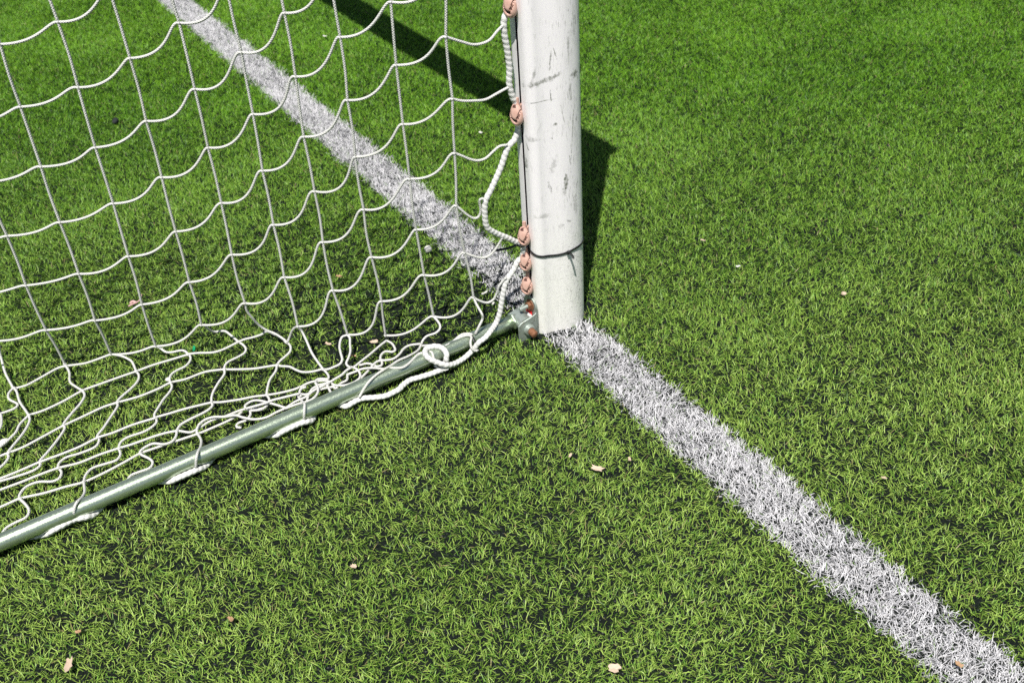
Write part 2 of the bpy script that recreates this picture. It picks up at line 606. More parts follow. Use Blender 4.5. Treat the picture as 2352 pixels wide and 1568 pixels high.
def extruded(name, place, length_pts, mat, parent):
    """sweep PROFILE; place(x,y,t)->point"""
    pr = np.array(PROFILE)
    n = len(pr)
    V, UV = [], []
    seg = np.linalg.norm(np.diff(np.vstack([pr, pr[:1]]), axis=0), axis=1)
    ang = np.arctan2(pr[:, 1], pr[:, 0]) * 0.047
    for t in length_pts:
        for (x, y), u in zip(pr, ang):
            V.append(place(x, y, t)); UV.append((u, t))
    F = []
    for k in range(len(length_pts) - 1):
        for i in range(n):
            j = (i + 1) % n
            F.append((k * n + i, k * n + j, (k + 1) * n + j, (k + 1) * n + i))
    me = bpy.data.meshes.new(name)
    me.from_pydata(V, [], F + [tuple(range(n))[::-1], tuple(range((len(length_pts) - 1) * n, len(length_pts) * n))])
    l = me.uv_layers.new(name='UVMap')
    UV = np.array(UV, np.float32)
    idx = np.empty(len(me.loops), np.int32); me.loops.foreach_get('vertex_index', idx)
    l.data.foreach_set('uv', UV[idx].ravel())
    bm = bmesh.new(); bm.from_mesh(me); bmesh.ops.recalc_face_normals(bm, faces=bm.faces); bm.to_mesh(me); bm.free()
    o = link_mesh(name, me, mat, parent)
    me.set_sharp_from_angle(angle=math.radians(30))
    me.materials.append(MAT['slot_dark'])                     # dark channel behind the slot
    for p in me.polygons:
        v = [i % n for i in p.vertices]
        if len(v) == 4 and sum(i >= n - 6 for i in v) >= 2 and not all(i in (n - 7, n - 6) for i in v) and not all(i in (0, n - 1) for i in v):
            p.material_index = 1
    return o


def post_uv(px, py):
    """where a mark seen in the photograph sits on the post's skin (u round it, v up it)"""
    d = ray(px, py)
    o = CP[:2] - POST
    A = (d[0] / RX) ** 2 + (d[1] / RY) ** 2
    B = 2 * (o[0] * d[0] / RX**2 + o[1] * d[1] / RY**2)
    Cc = (o[0] / RX) ** 2 + (o[1] / RY) ** 2 - 1
    t = (-B - math.sqrt(max(B * B - 4 * A * Cc, 0))) / (2 * A)
    p = CP + t * d
    return math.atan2(p[1] - POST[1], p[0] - POST[0]) * 0.047, p[2]


M = Mat('scuffed_white_paint')
uv = M.n('ShaderNodeUVMap').outputs[0]
sep = M.n('ShaderNodeSeparateXYZ'); M.L(uv, sep.inputs[0])
U, Vv = sep.outputs[0], sep.outputs[1]
wob = M.noise(uv, 160, 3, 0.6)
wob2 = M.noise(M.mapping(uv, (260, 60, 1), (0, 0, 0.25)), 1.0, 4, 0.65)
total = None
#        px    py   half-width m, half-height m, tilt, strength
MARKS = [(1255, 183, .026, .0042, .30, .75), (1264, 138, .0016, .016, -.10, .7), (1274, 120, .0012, .009, .25, .8),
         (1283, 56, .001, .005, 0, .7), (1246, 229, .017, .0010, .04, .7), (1319, 171, .009, .006, .1, .9),
         (1265, 220, .0012, .009, .05, .85), (1227, 366, .0032, .014, .05, .85), (1236, 311, .007, .005, 0, .45),
         (1300, 420, .0042, .016, -.15, .95), (1297, 440, .003, .008, .1, .8), (1309, 366, .0012, .008, .1, .95),
         (1315, 306, .0013, .045, -.10, .75), (1264, 428, .0018, .012, .2, .75), (1272, 378, .005, .016, -.3, .35),
         (1293, 264, .0014, .016, .2, .65), (1237, 166, .0014, .012, -.15, .55), (1310, 210, .003, .02, .05, .5),
         (1305, 100, .003, .016, 0, .5), (1231, 330, .0012, .008, .35, .75), (1318, 60, .004, .02, 0, .35),
         (1322, 470, .005, .02, .1, .5), (1268, 318, .0015, .0022, .8, .8), (1276, 286, .003, .003, 0, .8),
         (1290, 520, .006, .004, -.3, .5), (1308, 508, .007, .002, -.5, .7), (1255, 490, .010, .004, 0, .4)]
for (px, py, a, b, rot, s) in MARKS:
    u0, v0 = post_uv(px, py)
    du, dv = M.math('SUBTRACT', U, u0), M.math('SUBTRACT', Vv, v0)
    cr, sr = math.cos(rot), math.sin(rot)
    x = M.math('ADD', M.math('MULTIPLY', du, cr / a), M.math('MULTIPLY', dv, sr / a))
    y = M.math('ADD', M.math('MULTIPLY', du, -sr / b), M.math('MULTIPLY', dv, cr / b))
    d = M.math('SQRT', M.math('ADD', M.math('MULTIPLY', x, x), M.math('MULTIPLY', y, y)))
    d = M.math('ADD', d, M.math('MULTIPLY', M.math('SUBTRACT', wob, 0.5), 3.4))
    k = M.math('MULTIPLY', M.ramp(d, 1.45, 0.35), s)
    total = k if total is None else M.math('MAXIMUM', total, k)
total = M.math('MULTIPLY', total, M.ramp(wob2, 0.34, 0.56, 0.3, 1.0))
# fine scratches, thicker towards the field side and mid-height
n1 = M.noise(M.mapping(uv, (420, 28, 1), (0, 0, 0.12)), 1.0, 4, 0.7)
n2 = M.noise(M.mapping(uv, (300, 40, 1), (0, 0, -0.35), (3, 1, 0)), 1.0, 4, 0.7)
reg = M.noise(uv, 22, 3, 0.6)
side = M.ramp(U, -0.045, 0.05)
scr = M.math('MAXIMUM', M.ramp(n1, 0.58, 0.68), M.ramp(n2, 0.57, 0.66))
scr = M.math('MULTIPLY', scr, M.math('MULTIPLY', M.ramp(reg, 0.38, 0.54), M.math('ADD', M.math('MULTIPLY', side, 0.8), 0.22)))
# flecks thrown up by boots near the ground
f1 = M.noise(M.mapping(uv, (130, 330, 1), (0, 0, 0.6), (7, 2, 0)), 1.0, 2, 0.5)
fl = M.math('MULTIPLY', M.ramp(f1, 0.57, 0.66), M.math('MULTIPLY', M.ramp(Vv, 0.26, 0.16), M.math('ADD', M.math('MULTIPLY', side, 0.7), 0.15)))
dirt = M.math('MAXIMUM', M.math('MAXIMUM', total, M.math('MULTIPLY', scr, 0.95)), M.math('MULTIPLY', fl, 0.85))
film = M.math('MULTIPLY', M.ramp(Vv, 0.32, 0.02), 0.6)
smudge = M.math('MULTIPLY', M.ramp(M.noise(M.mapping(uv, (45, 14, 1)), 1.0, 5, 0.65), 0.46, 0.70), 0.35)
base = M.mix(film, (0.90, 0.865, 0.885), (0.85, 0.855, 0.75))
base = M.mix(M.math('MULTIPLY', smudge, M.math('ADD', M.math('MULTIPLY', side, 0.8), 0.2)), base, (0.52, 0.53, 0.49))
base = M.mix(dirt, base, (0.10, 0.11, 0.075))
# stray blue spray paint at the foot
u0, v0 = post_uv(1241, 728)
bl = M.math('ADD', M.math('POWER', M.math('MULTIPLY', M.math('SUBTRACT', U, u0 - 0.004), 1 / 0.009), 2.0),
            M.math('POWER', M.math('MULTIPLY', M.math('SUBTRACT', Vv, v0), 1 / 0.026), 2.0))
bm_ = M.math('MULTIPLY', M.ramp(M.math('ADD', bl, M.math('MULTIPLY', M.noise(uv, 900, 2, 0.7), 2.4)), 2.4, 1.0), 0.8)
base = M.mix(bm_, base, (0.09, 0.30, 0.55))
M.set(colour=base, rough=M.ramp(dirt, 0, 1, 0.34, 0.6), spec=0.45)
M.bump(n1, 0.04, 0.001)
MAT['paint'] = M.m

frame = empty('football_goal', (POST[0], POST[1], INFILL))
tag(frame, 'white oval goal post with galvanised ground tube hinged to its rear', 'goal')
extruded('post', lambda x, y, t: (POST[0] + x, POST[1] + y, t), [-0.02] + list(np.linspace(0.0, HT - 0.045, 24)), MAT['paint'], frame)
extruded('crossbar', lambda x, y, t: (t, POST[1] + y, HT + x), [-5.05, -2.5, -1.0, POST[0] + 0.044], MAT['paint'], frame)
extruded('post', lambda x, y, t: (-5.0 + x, POST[1] + y, t), [-0.02, 1.0, HT - 0.045], MAT['paint'], frame)

BX, BZ, BR = -0.004, 0.0205, 0.0145
CTY, CTZ, CTR = -0.080, 0.026, 0.0165
BRX0, BRX1 = -0.016, 0.031
RF = POST[1] + REAR                                           # rear face of the post
tb = Tubes()
tb.add(smooth_path([(BX, CTY - 0.006, BZ + 0.002), (BX, -0.6, BZ), (BX, -1.9, BZ)], 0.05), BR, sides=32)
bar = tb.build('ground_bar', MAT['steel'], frame)
bm = bmesh.new()
r = bmesh.ops.create_uvsphere(bm, u_segments=28, v_segments=14, radius=1.0)
for v in r['verts']:
    d = v.co.copy()
    k = 1 + 0.06 * math.sin(7 * math.atan2(d.x, d.z))
    v.co = Vector((BX + d.x * 0.0185 * k, CTY - 0.0165 + d.y * 0.005, BZ + 0.003 + d.z * 0.0175 * k))
bm_obj('weld', bm, MAT['steel'], frame)
# U-shaped hinge bracket: rounded back plate, two cheeks
bm = bmesh.new()
cxm, rr = (BRX0 + BRX1) / 2, (BRX1 - BRX0) / 2
out = [(BRX0, -0.014), (BRX1, -0.014), (BRX1, 0.052)]
out += [(cxm + rr * math.cos(t), 0.052 + rr * math.sin(t)) for t in np.linspace(0.12, math.pi - 0.12, 16)] + [(BRX0, 0.052)]
fr = [bm.verts.new((x, RF - 0.0045, z)) for x, z in out]
bk = [bm.verts.new((x, RF - 0.0005, z)) for x, z in out]
bm.faces.new(fr); bm.faces.new(bk[::-1])
for i in range(len(out)):
    j = (i + 1) % len(out); bm.faces.new((fr[i], fr[j], bk[j], bk[i]))
for x0, x1, zt in ((BRX0, BRX0 + 0.0035, 0.042), (BRX1 - 0.0035, BRX1, 0.044)):
    o2 = [(RF - 0.0046, -0.014), (RF - 0.0046, zt + 0.004), (RF - 0.012, zt), (-0.094, zt - 0.006), (-0.101, zt - 0.012), (-0.101, -0.014)]
    A = [bm.verts.new((x0, y, z)) for y, z in o2]; B = [bm.verts.new((x1, y, z)) for y, z in o2]
    bm.faces.new(A); bm.faces.new(B[::-1])
    for i in range(len(o2)):
        j = (i + 1) % len(o2); bm.faces.new((A[i], A[j], B[j], B[i]))
bracket = bm_obj('bracket', bm, MAT['zinc'], frame, bevel=0.0008)
bm = bmesh.new()
bm_cyl(bm, (BRX0 + 0.0036, CTY, CTZ), (BRX1 - 0.0036, CTY, CTZ), CTR, seg=32)
bm_obj('hinge_tube', bm, MAT['zinc'], bracket)
bm = bmesh.new()
bm_cyl(bm, (BRX1, CTY + 0.002, 0.017), (BRX1 + 0.009, CTY + 0.002, 0.017), 0.0125, 0.0105, seg=24)
bm_obj('collar', bm, MAT['zinc'], bracket, bevel=0.001)
tb = Tubes()
tb.add(smooth_path([(BRX1 + 0.006, CTY + 0.002, 0.017), (BRX1 + 0.023, CTY + 0.002, 0.0165)], 0.0005), 0.0072, sides=20,
       lay=lambda u, a: 1 + 0.07 * np.sin(u * 6.283 / 0.0021 + a))
bolt = tb.build('bolt', MAT['rust'], bracket)
BOX, BOZ = 0.010, 0.056
bm = bmesh.new()
bm_cyl(bm, (BOX, RF - 0.004, BOZ), (BOX, RF - 0.0065, BOZ), 0.0125, seg=28)
bm_obj('washer', bm, MAT['rust'], bracket)
bm = bmesh.new()
bm_cyl(bm, (BOX, RF - 0.0066, BOZ), (BOX, RF - 0.0125, BOZ), 0.0085, seg=6)
bm_obj('nut', bm, MAT['rust'], bracket, smooth=False)
tb = Tubes()
tb.add(smooth_path([(BOX, RF - 0.010, BOZ), (BOX - 0.0005, RF - 0.030, BOZ - 0.001)], 0.0006), 0.0042, sides=16,
       lay=lambda u, a: 1 + 0.04 * np.sin(u * 6.283 / 0.0016 + a))
tb.build('bolt', MAT['zinc'], bracket)

# ------------------------------------------------------------------ goal net
KN = {(1,0):(0.013,-0.177,0.737),(1,1):(0.005,-0.183,0.632),(1,2):(-0.000,-0.180,0.525),(1,3):(-0.009,-0.182,0.423),(1,4):(-0.015,-0.187,0.318),(1,5):(-0.019,-0.178,0.212),(1,6):(-0.021,-0.168,0.104),(2,0):(-0.041,-0.249,0.691),(2,1):(-0.049,-0.251,0.587),(2,2):(-0.055,-0.251,0.481),(2,3):(-0.061,-0.250,0.374),(2,4):(-0.066,-0.249,0.267),(2,5):(-0.072,-0.243,0.160),(2,6):(-0.078,-0.232,0.053),(3,0):(-0.097,-0.320,0.637),(3,1):(-0.103,-0.324,0.529),(3,2):(-0.108,-0.326,0.423),(3,3):(-0.112,-0.326,0.316),(3,4):(-0.115,-0.326,0.212),(3,5):(-0.119,-0.320,0.105),(3,6):(-0.130,-0.320,0.001),(4,-1):(-0.149,-0.386,0.678),(4,0):(-0.153,-0.388,0.572),(4,1):(-0.157,-0.394,0.464),(4,2):(-0.160,-0.394,0.356),(4,3):(-0.161,-0.398,0.250),(4,4):(-0.159,-0.399,0.142),(4,5):(-0.157,-0.389,0.031),(5,-1):(-0.202,-0.454,0.616),(5,0):(-0.206,-0.458,0.507),(5,1):(-0.210,-0.464,0.400),(5,2):(-0.210,-0.468,0.290),(5,3):(-0.206,-0.473,0.178),(5,4):(-0.195,-0.473,0.067),(6,-2):(-0.252,-0.528,0.669),(6,-1):(-0.252,-0.532,0.558),(6,0):(-0.256,-0.536,0.450),(6,1):(-0.258,-0.539,0.340),(6,2):(-0.259,-0.546,0.231),(6,3):(-0.259,-0.547,0.119),(7,-2):(-0.295,-0.611,0.619),(7,-1):(-0.298,-0.616,0.509),(7,0):(-0.301,-0.619,0.401),(7,1):(-0.303,-0.624,0.290),(7,2):(-0.306,-0.628,0.177),(7,3):(-0.315,-0.630,0.070),(8,-3):(-0.336,-0.694,0.688),(8,-2):(-0.338,-0.698,0.579),(8,-1):(-0.340,-0.704,0.471),(8,0):(-0.342,-0.707,0.361),(8,1):(-0.344,-0.713,0.250),(8,2):(-0.351,-0.719,0.138),(8,3):(-0.366,-0.720,0.026),(9,-3):(-0.376,-0.784,0.663),(9,-2):(-0.380,-0.790,0.557),(9,-1):(-0.380,-0.795,0.448),(9,0):(-0.379,-0.800,0.339),(9,1):(-0.381,-0.803,0.228),(9,2):(-0.388,-0.807,0.117),(9,3):(-0.409,-0.802,0.017),(10,0):(-0.413,-0.889,0.328),(10,1):(-0.417,-0.894,0.220),(10,2):(-0.425,-0.894,0.111),(10,3):(-0.440,-0.888,0.008)}
for k in list(KN):
    x, y, z = KN[k]
    KN[k] = np.array([x, y, max(z, 0.014)])
# the same sheet carried on above the frame and past its left edge
for c in range(1, 11):
    r0 = min(r for (cc, r) in KN if cc == c)
    for k in range(1, 11 + (-r0 if r0 < 0 else 0)):
        if r0 - k < -6: break
        p = KN[c, r0] + np.array([0.0015 * k, 0.001 * k, 0.108 * k])
        KN[c, r0 - k] = p
for c in (11, 12, 13):
    for r in range(-6, 3):
        KN[c, r] = KN[c - 1, r] + np.array([-0.034, -0.09, -0.006])
CR = 0.0024
net = empty('goal_net', (-0.2, -0.45, 0))
tag(net, 'white knotless cord net hanging beside the post, slack on the turf', 'net')
N = Tubes()


def cord(pts, step=0.004, r=CR):
    N.add(smooth_path(pts, step), r, sides=8)


def hang(a, b):
    """slack horizontal cord from knot a to the lower knot b"""
    a, b = np.asarray(a), np.asarray(b)
    d = b - a
    h = np.array([d[0], d[1], 0.0]); L = np.linalg.norm(d)
    hn = h / (np.linalg.norm(h) + 1e-9)
    t0 = hn * L * random.uniform(0.35, 0.6) + np.array([0, 0, random.uniform(0.0, 0.22) * L])
    t1 = hn * L * random.uniform(1.7, 2.1) + np.array([0, 0, random.uniform(0.05, 0.45) * L])
    t = np.linspace(0, 1, 32)[:, None]
    P = (2*t**3-3*t**2+1)*a + (t**3-2*t**2+t)*t0 + (-2*t**3+3*t**2)*b + (t**3-t**2)*t1
    P[:, 2] = np.maximum(P[:, 2], 0.010)
    N.add(P, CR, sides=8)


for (c, r), p in KN.items():
    if (c, r + 1) in KN:
        q = KN[c, r + 1]
        mid = (p + q) / 2 + np.array([random.uniform(-.002, .002), random.uniform(-.002, .002), 0])
        cord([p, mid, q])
    if (c + 1, r) in KN and (c, r) not in ((3, 6), (9, 3)):
        hang(p, KN[c + 1, r])
    N.blob(p, (CR * 1.5, CR * 1.5, CR * 1.35))

CROPS = {'full': (0, 0, 1.0), 'c4': (574.2, 401.9, 0.26855), 'c5': (0, 803.9, 0.30397), 'c7': (918.7, 631.6, 0.21966),
         'c9': (344.5, 746.5, 0.17089), 'c10': (689.0, 775.2, 0.14648), 'c11': (941.7, 746.5, 0.08057)}


def lay_pts(pts, crop, z0):
    """pts: (x,y) on the turf or (x,y,z); heights between given ones are interpolated, default z0"""
    ox, oy, s = CROPS[crop]
    n = len(pts)
    zi = [i for i, p in enumerate(pts) if len(p) > 2]
    out = []
    for i, p in enumerate(pts):
        if len(p) > 2: z = p[2]
        else:
            lo = max([k for k in zi if k < i], default=None); hi = min([k for k in zi if k > i], default=None)
            if lo is None or hi is None: z = z0
            else: z = pts[lo][2] + (pts[hi][2] - pts[lo][2]) * (i - lo) / (hi - lo)
        out.append(at_z(ox + s * p[0], oy + s * p[1], z))
    return out


def laid(crop, pts, z0=0.010):
    cord(lay_pts(pts, crop, z0), 0.004)


def knot_at(crop, x, y, z=0.011):
    ox, oy, s = CROPS[crop]
    N.blob(at_z(ox + s * x, oy + s * y, z), (CR * 1.6, CR * 1.6, CR * 1.3))


def border(pts, c):
    """end cord of a row, between the last knot and the edge rope"""
    x0 = KN[1, c][0]
    P = [at_x(px, py, x0 + (0.006 - x0) * i / (len(pts) - 1)) for i, (px, py) in enumerate(pts)]
    P[0] = KN[1, c]
    cord(P, 0.003)


border([(1024, 85), (1045, 92), (1065, 98), (1085, 103), (1105, 101), (1125, 92), (1142, 72), (1156, 58)], 1)
border([(1039, 227), (1060, 232), (1085, 232), (1115, 229), (1140, 216), (1158, 206), (1170, 200)], 2)
border([(1045, 352), (1060, 358), (1080, 366), (1097, 369), (1115, 364), (1133, 348), (1148, 336), (1166, 333)], 3)
border([(1048, 472), (1057, 480), (1071, 492), (1087, 501), (1098, 499), (1104, 485), (1102, 466), (1103, 458), (1110, 456)], 4)
border([(1067, 581), (1084, 587), (1106, 592), (1122, 588), (1135, 576), (1146, 560), (1154, 545)], 5)
border([(1087, 683), (1100, 690), (1119, 695), (1133, 688), (1141, 673), (1146, 657), (1157, 643), (1162, 638)], 6)
border([(1022, -70), (1060, -60), (1100, -66), (1150, -95)], 0)

BT = BZ + BR + 0.0028        # cord lying on the bar
k16, k26, k36, k45, k54, k63, k73, k83, k93, k103 = [KN[k][2] for k in ((1,6),(2,6),(3,6),(4,5),(5,4),(6,3),(7,3),(8,3),(9,3),(10,3))]
# rows and columns of the slack lower part, on the turf behind the bar
laid('c5', [(840, 30, k93), (720, 75, .014), (640, 100), (500, 120, .011), (440, 135), (330, 195), (200, 265), (110, 290, .010)])
laid('c5', [(100, 285, .010), (65, 330), (70, 370), (135, 410), (110, 440), (0, 480), (-80, 500)])
laid('c5', [(5, 480), (12, 530), (0, 590), (-60, 640)], .012)
laid('c5', [(1421, 33), (1300, 70), (1150, 115), (1030, 160), (900, 205), (760, 255), (625, 305), (480, 385), (330, 455), (220, 490)])
laid('c5', [(220, 490), (150, 560), (120, 620), (60, 680), (0, 730), (-60, 780)])
laid('c5', [(1690, 145), (1550, 165), (1400, 220), (1290, 245), (1200, 290), (1050, 350), (890, 395), (780, 430), (630, 500), (480, 570),
            (330, 650), (180, 730), (65, 775), (0, 800), (-60, 830)], .011)
laid('c5', [(100, 280), (125, 310), (150, 390), (210, 480), (225, 530), (180, 620), (100, 720), (60, 775), (65, 810), (30, 860), (-20, 900)], .012)
laid('c5', [(-10, -40, .06), (10, 60, .03), (40, 170, .016), (100, 285, .011)])
laid('c5', [(500, 120), (525, 170), (530, 240), (580, 280), (620, 305), (640, 340), (610, 400), (540, 480), (480, 560), (490, 590), (440, 670),
            (360, 770), (300, 840), (305, 870), (250, 910), (120, 955), (0, 990), (-60, 1010)], .013)
laid('c5', [(840, 30, k93), (920, 45), (990, 80), (1010, 110), (1030, 160, .011), (1050, 190), (1040, 235), (990, 290), (920, 350), (885, 390),
            (890, 420), (840, 500), (780, 590), (735, 650), (750, 680), (720, 730), (600, 780), (500, 810), (450, 850), (440, 885, .010),
            (465, 920), (450, 965), (400, 990), (290, 995), (200, 1030), (150, 1090), (150, 1120, .012), (190, 1160), (220, 1210), (200, 1260), (120, 1300),
            (50, 1340), (15, 1385, .010)])
laid('c5', [(1180, 510), (1000, 565), (850, 625), (740, 660), (600, 730), (450, 790), (300, 845), (150, 910), (0, 970), (-60, 990)], .014)
laid('c5', [(1180, 510), (1180, 550), (1100, 610), (960, 660), (910, 700), (900, 740, .010), (910, 790), (880, 830), (790, 860), (700, 890), (650, 940),
            (635, 990, .014), (640, 1070, .022), (620, 1110, .030), (588, 1140, BT + .001), (568, 1170, BT), (560, 1210, .031), (556, 1262, .016)])
laid('c5', [(2000, 440), (1850, 445), (1700, 500), (1600, 530), (1500, 590), (1440, 620), (1340, 610), (1200, 640), (1000, 710), (900, 740), (750, 790), (600, 850),
            (440, 890), (300, 940), (150, 1000), (0, 1055), (-60, 1080)], .012)
laid('c5', [(1599, 395), (1605, 420), (1560, 460), (1440, 520), (1370, 560), (1340, 600), (1330, 650), (1300, 690), (1240, 710), (1160, 705),
            (1100, 730), (1060, 765), (1062, 785), (1130, 820), (1155, 850), (1130, 890), (1050, 920), (990, 945), (965, 980)], .015)
laid('c5', [(1830, 465), (1750, 520), (1620, 580), (1500, 630), (1350, 680), (1200, 730), (1060, 780), (950, 840), (800, 920), (635, 995), (500, 1030), (330, 1080), (150, 1120),
            (80, 1150), (0, 1185), (-60, 1200)], .010)
laid('c5', [(1490, 635, .012), (1487, 600, .016), (1500, 568, .019)])
laid('c5', [(1490, 625, .012), (1520, 680, .018), (1515, 730, .028), (1495, 770, BT), (1484, 810, BT - .001), (1481, 885, .016)])
# the middle, from the hanging knots
laid('c9', [(690, 0, k73), (740, 10), (790, 60), (870, 90, .02), (1000, 80), (1090, 140), (1150, 190), (1190, 225, .011), (1250, 265), (1290, 320), (1270, 375),
            (1180, 430), (1060, 490), (1010, 540), (1000, 590, .013), (1000, 660), (930, 760), (860, 880), (830, 960), (830, 1040), (850, 1075), (800, 1130),
            (700, 1190), (560, 1250), (400, 1340)], .013)
laid('c9', [(80, 285, k83), (140, 310), (210, 360, .014), (290, 365), (420, 340), (470, 350), (510, 385, .011), (545, 430), (540, 480), (480, 550), (360, 610),
            (290, 660), (265, 720), (275, 775), (297, 820), (270, 890), (180, 1000), (110, 1110), (60, 1200), (65, 1240, .011)])
laid('c9', [(510, 390), (640, 375), (860, 365), (1000, 320), (1190, 225), (1260, 195), (1400, 160), (1500, 125), (1570, 85), (1680, 125), (1780, 185), (1835, 240)], .014)
laid('c9', [(1285, -298, k63), (1300, -200, .10), (1380, -90, .075), (1470, 5, .05), (1570, 70, .035), (1680, 115), (1780, 178, .02), (1845, 232, .014), (1890, 290), (1880, 360), (1820, 420), (1740, 490), (1710, 540, .012),
            (1690, 620), (1620, 720), (1590, 800), (1570, 930), (1605, 1000), (1580, 1070), (1500, 1130), (1350, 1145), (1290, 1120)], .014)
laid('c9', [(1845, 238, .015), (1880, 150, .03), (1920, 60, .05), (1970, 22, k54 - .006), (1987, 20, k54)])
laid('c9', [(1000, 595), (1150, 595), (1400, 585), (1560, 560), (1700, 540), (1760, 550), (1880, 560), (1960, 600), (2050, 630), (2180, 625), (2320, 590)], .011)
laid('c9', [(65, 1240), (250, 1190), (450, 1130), (650, 1080), (830, 1040), (950, 1035), (1200, 1000), (1400, 960), (1570, 940), (1750, 910), (1950, 860), (2020, 828)], .012)
laid('c9', [(1987, 20, k54), (2040, 80), (2100, 200), (2180, 380), (2325, 590, .013)])
laid('c9', [(650, 1345), (670, 1325), (740, 1270), (850, 1235), (1000, 1230), (1150, 1210), (1250, 1240), (1400, 1265), (1560, 1240), (1700, 1170), (1820, 1115), (1950, 1030), (2100, 960), (2200, 880), (2352, 800)], .019)
laid('c9', [(1290, 1120), (1275, 1090), (1300, 1060), (1370, 1020), (1450, 1010), (1550, 1030), (1680, 1065), (1820, 1110)], .018)
laid('c9', [(1290, 1120), (1400, 1090), (1560, 1045), (1640, 1010), (1800, 970), (1960, 930), (2010, 920)], .022)
laid('c9', [(1345, 1150), (1352, 1200), (1320, 1250), (1290, 1280), (1200, 1310), (1165, 1340), (1170, 1370), (1230, 1375)], .012)
laid('c9', [(2030, 960), (2010, 900), (2040, 850), (2100, 830)], .017)
laid('c10', [(-30, 920, .014), (20, 980, .02), (60, 1020, .03), (74, 1050, BT), (68, 1120, BT - .001), (66, 1210, .028), (70, 1290, .014)])
laid('c10', [(370, 500), (425, 560), (452, 615), (430, 650), (350, 645), (270, 655), (245, 690), (262, 730), (330, 745), (430, 735), (480, 690)], .018)
laid('c10', [(0, 785), (80, 735), (180, 695), (290, 680), (380, 675), (480, 690)], .015)
laid('c10', [(-80, 900), (0, 885), (100, 890), (250, 835), (400, 790), (520, 770), (640, 735)], .014)
laid('c10', [(150, 1030), (112, 1000), (130, 920), (160, 850), (215, 785), (300, 760)], .017)
laid('c10', [(240, 700), (285, 800), (270, 880), (200, 960), (100, 1005), (0, 1030), (-90, 1060), (-235, 1112)], .022)
laid('c10', [(300, 742), (400, 720), (480, 690), (560, 640), (660, 580), (720, 520), (800, 468)], .021)
laid('c10', [(744, -42, k45), (780, 0), (785, 100), (790, 220), (760, 320), (725, 400), (740, 435), (800, 468, .014), (860, 450), (960, 370), (1100, 260), (1250, 130), (1360, 45, k36)])
laid('c10', [(744, -42, k45), (660, -10), (620, 130), (640, 250), (662, 340), (630, 410), (530, 460), (440, 495), (370, 500, .013)])
laid('c10', [(830, 465), (900, 500), (946, 580), (930, 640), (850, 700), (720, 745), (620, 750), (530, 740), (500, 715)], .017)
laid('c10', [(735, 565), (745, 610), (730, 670), (640, 715), (600, 760), (560, 800), (530, 770), (505, 720)], .013)
laid('c10', [(420, 740), (450, 790), (480, 850), (520, 885)], .017)
laid('c10', [(1360, 48, k36), (1440, 90), (1490, 170), (1490, 205), (1440, 225), (1350, 215), (1290, 250), (1260, 310), (1270, 355, .012), (1290, 400), (1270, 440),
             (1200, 450), (1130, 420), (1050, 405), (930, 435)], .012)
laid('c10', [(1890, 98), (1720, 120), (1630, 170), (1560, 260), (1470, 330), (1350, 355), (1270, 358), (1200, 380), (1130, 450), (1050, 540), (950, 640)], .015)
laid('c4', [(1570, 1210, k26), (1620, 1270), (1627, 1310), (1590, 1350), (1510, 1380), (1470, 1430), (1472, 1450, .014)])
laid('c10', [(1905, 105, .013), (1850, 200, .018), (1700, 290, .026), (1540, 360, .032), (1420, 440, .036), (1330, 492, BT + .002), (1200, 580, BT + .001), (1090, 680, BT - .001), (1010, 790, .028), (925, 940, .016)])
laid('c10', [(740, 580, .014), (850, 540), (980, 490, .018), (1150, 475), (1300, 490, .03), (1450, 475, .035), (1600, 470, .036), (1700, 410), (1800, 310), (1870, 250), (1960, 235, .036)])
laid('c7', [(230, 740, .016), (330, 735, .026), (470, 740, .034), (560, 690, .034), (640, 645, BT), (720, 630, BT + .002), (748, 650, BT + .003), (737, 700, BT), (750, 765, .028), (790, 795, .02), (815, 780, .02)])
laid('c7', [(560, 690, .034), (640, 625, BT), (720, 612, BT + .002), (760, 625, BT + .001)])
laid('c4', [(1910, 1045, k16), (1940, 1110), (1985, 1190, .08), (1990, 1225), (1960, 1290, .055), (1925, 1360, BT)])
laid('c11', [(560, 750, .036), (610, 760, .036), (650, 830, .034), (670, 930, .030), (700, 1040, .02)])
laid('c11', [(700, 1150, .012), (800, 1220, .011), (930, 1275, .010), (1040, 1270, .011), (1110, 1200, .014), (1085, 1150, .016)])
for cr, x, y in (('c5', 1421, 33), ('c5', 1030, 160), ('c5', 625, 305), ('c5', 220, 490), ('c5', 1690, 145), ('c5', 1290, 245), ('c5', 890, 395), ('c5', 480, 570),
                 ('c5', 65, 775), ('c5', 500, 120), ('c5', 105, 287), ('c5', 1180, 510), ('c5', 740, 657), ('c5', 300, 847), ('c5', 900, 740), ('c5', 440, 888),
                 ('c5', 635, 993), ('c5', 150, 1120), ('c5', 1340, 608), ('c5', 1060, 780), ('c5', 1495, 632), ('c9', 1190, 225), ('c9', 1000, 595), ('c9', 1705, 540),
                 ('c9', 830, 1040), ('c9', 1570, 938), ('c9', 1850, 238), ('c9', 1820, 1115), ('c9', 1290, 1120), ('c9', 2015, 920), ('c10', 370, 500), ('c10', 800, 468),
                 ('c10', 1270, 356), ('c10', 1900, 102), ('c10', 250, 695)):
    knot_at(cr, x, y, 0.013)
N.build('netting', MAT['cord'], net)

# edge rope: down the post through the clips, tied to the bar, looped, then in and out under it
RR = 0.0054
R = Tubes()
ROPE = lambda u, a: 1 + 0.045 * np.sin(u * 6.2832 / 0.0095 + a) + 0.04 * np.sin(u * 6.2832 / 0.0032 - 2 * a)


def rope(P):
    R.add(smooth_path(P, 0.0012), RR, sides=12, lay=ROPE)


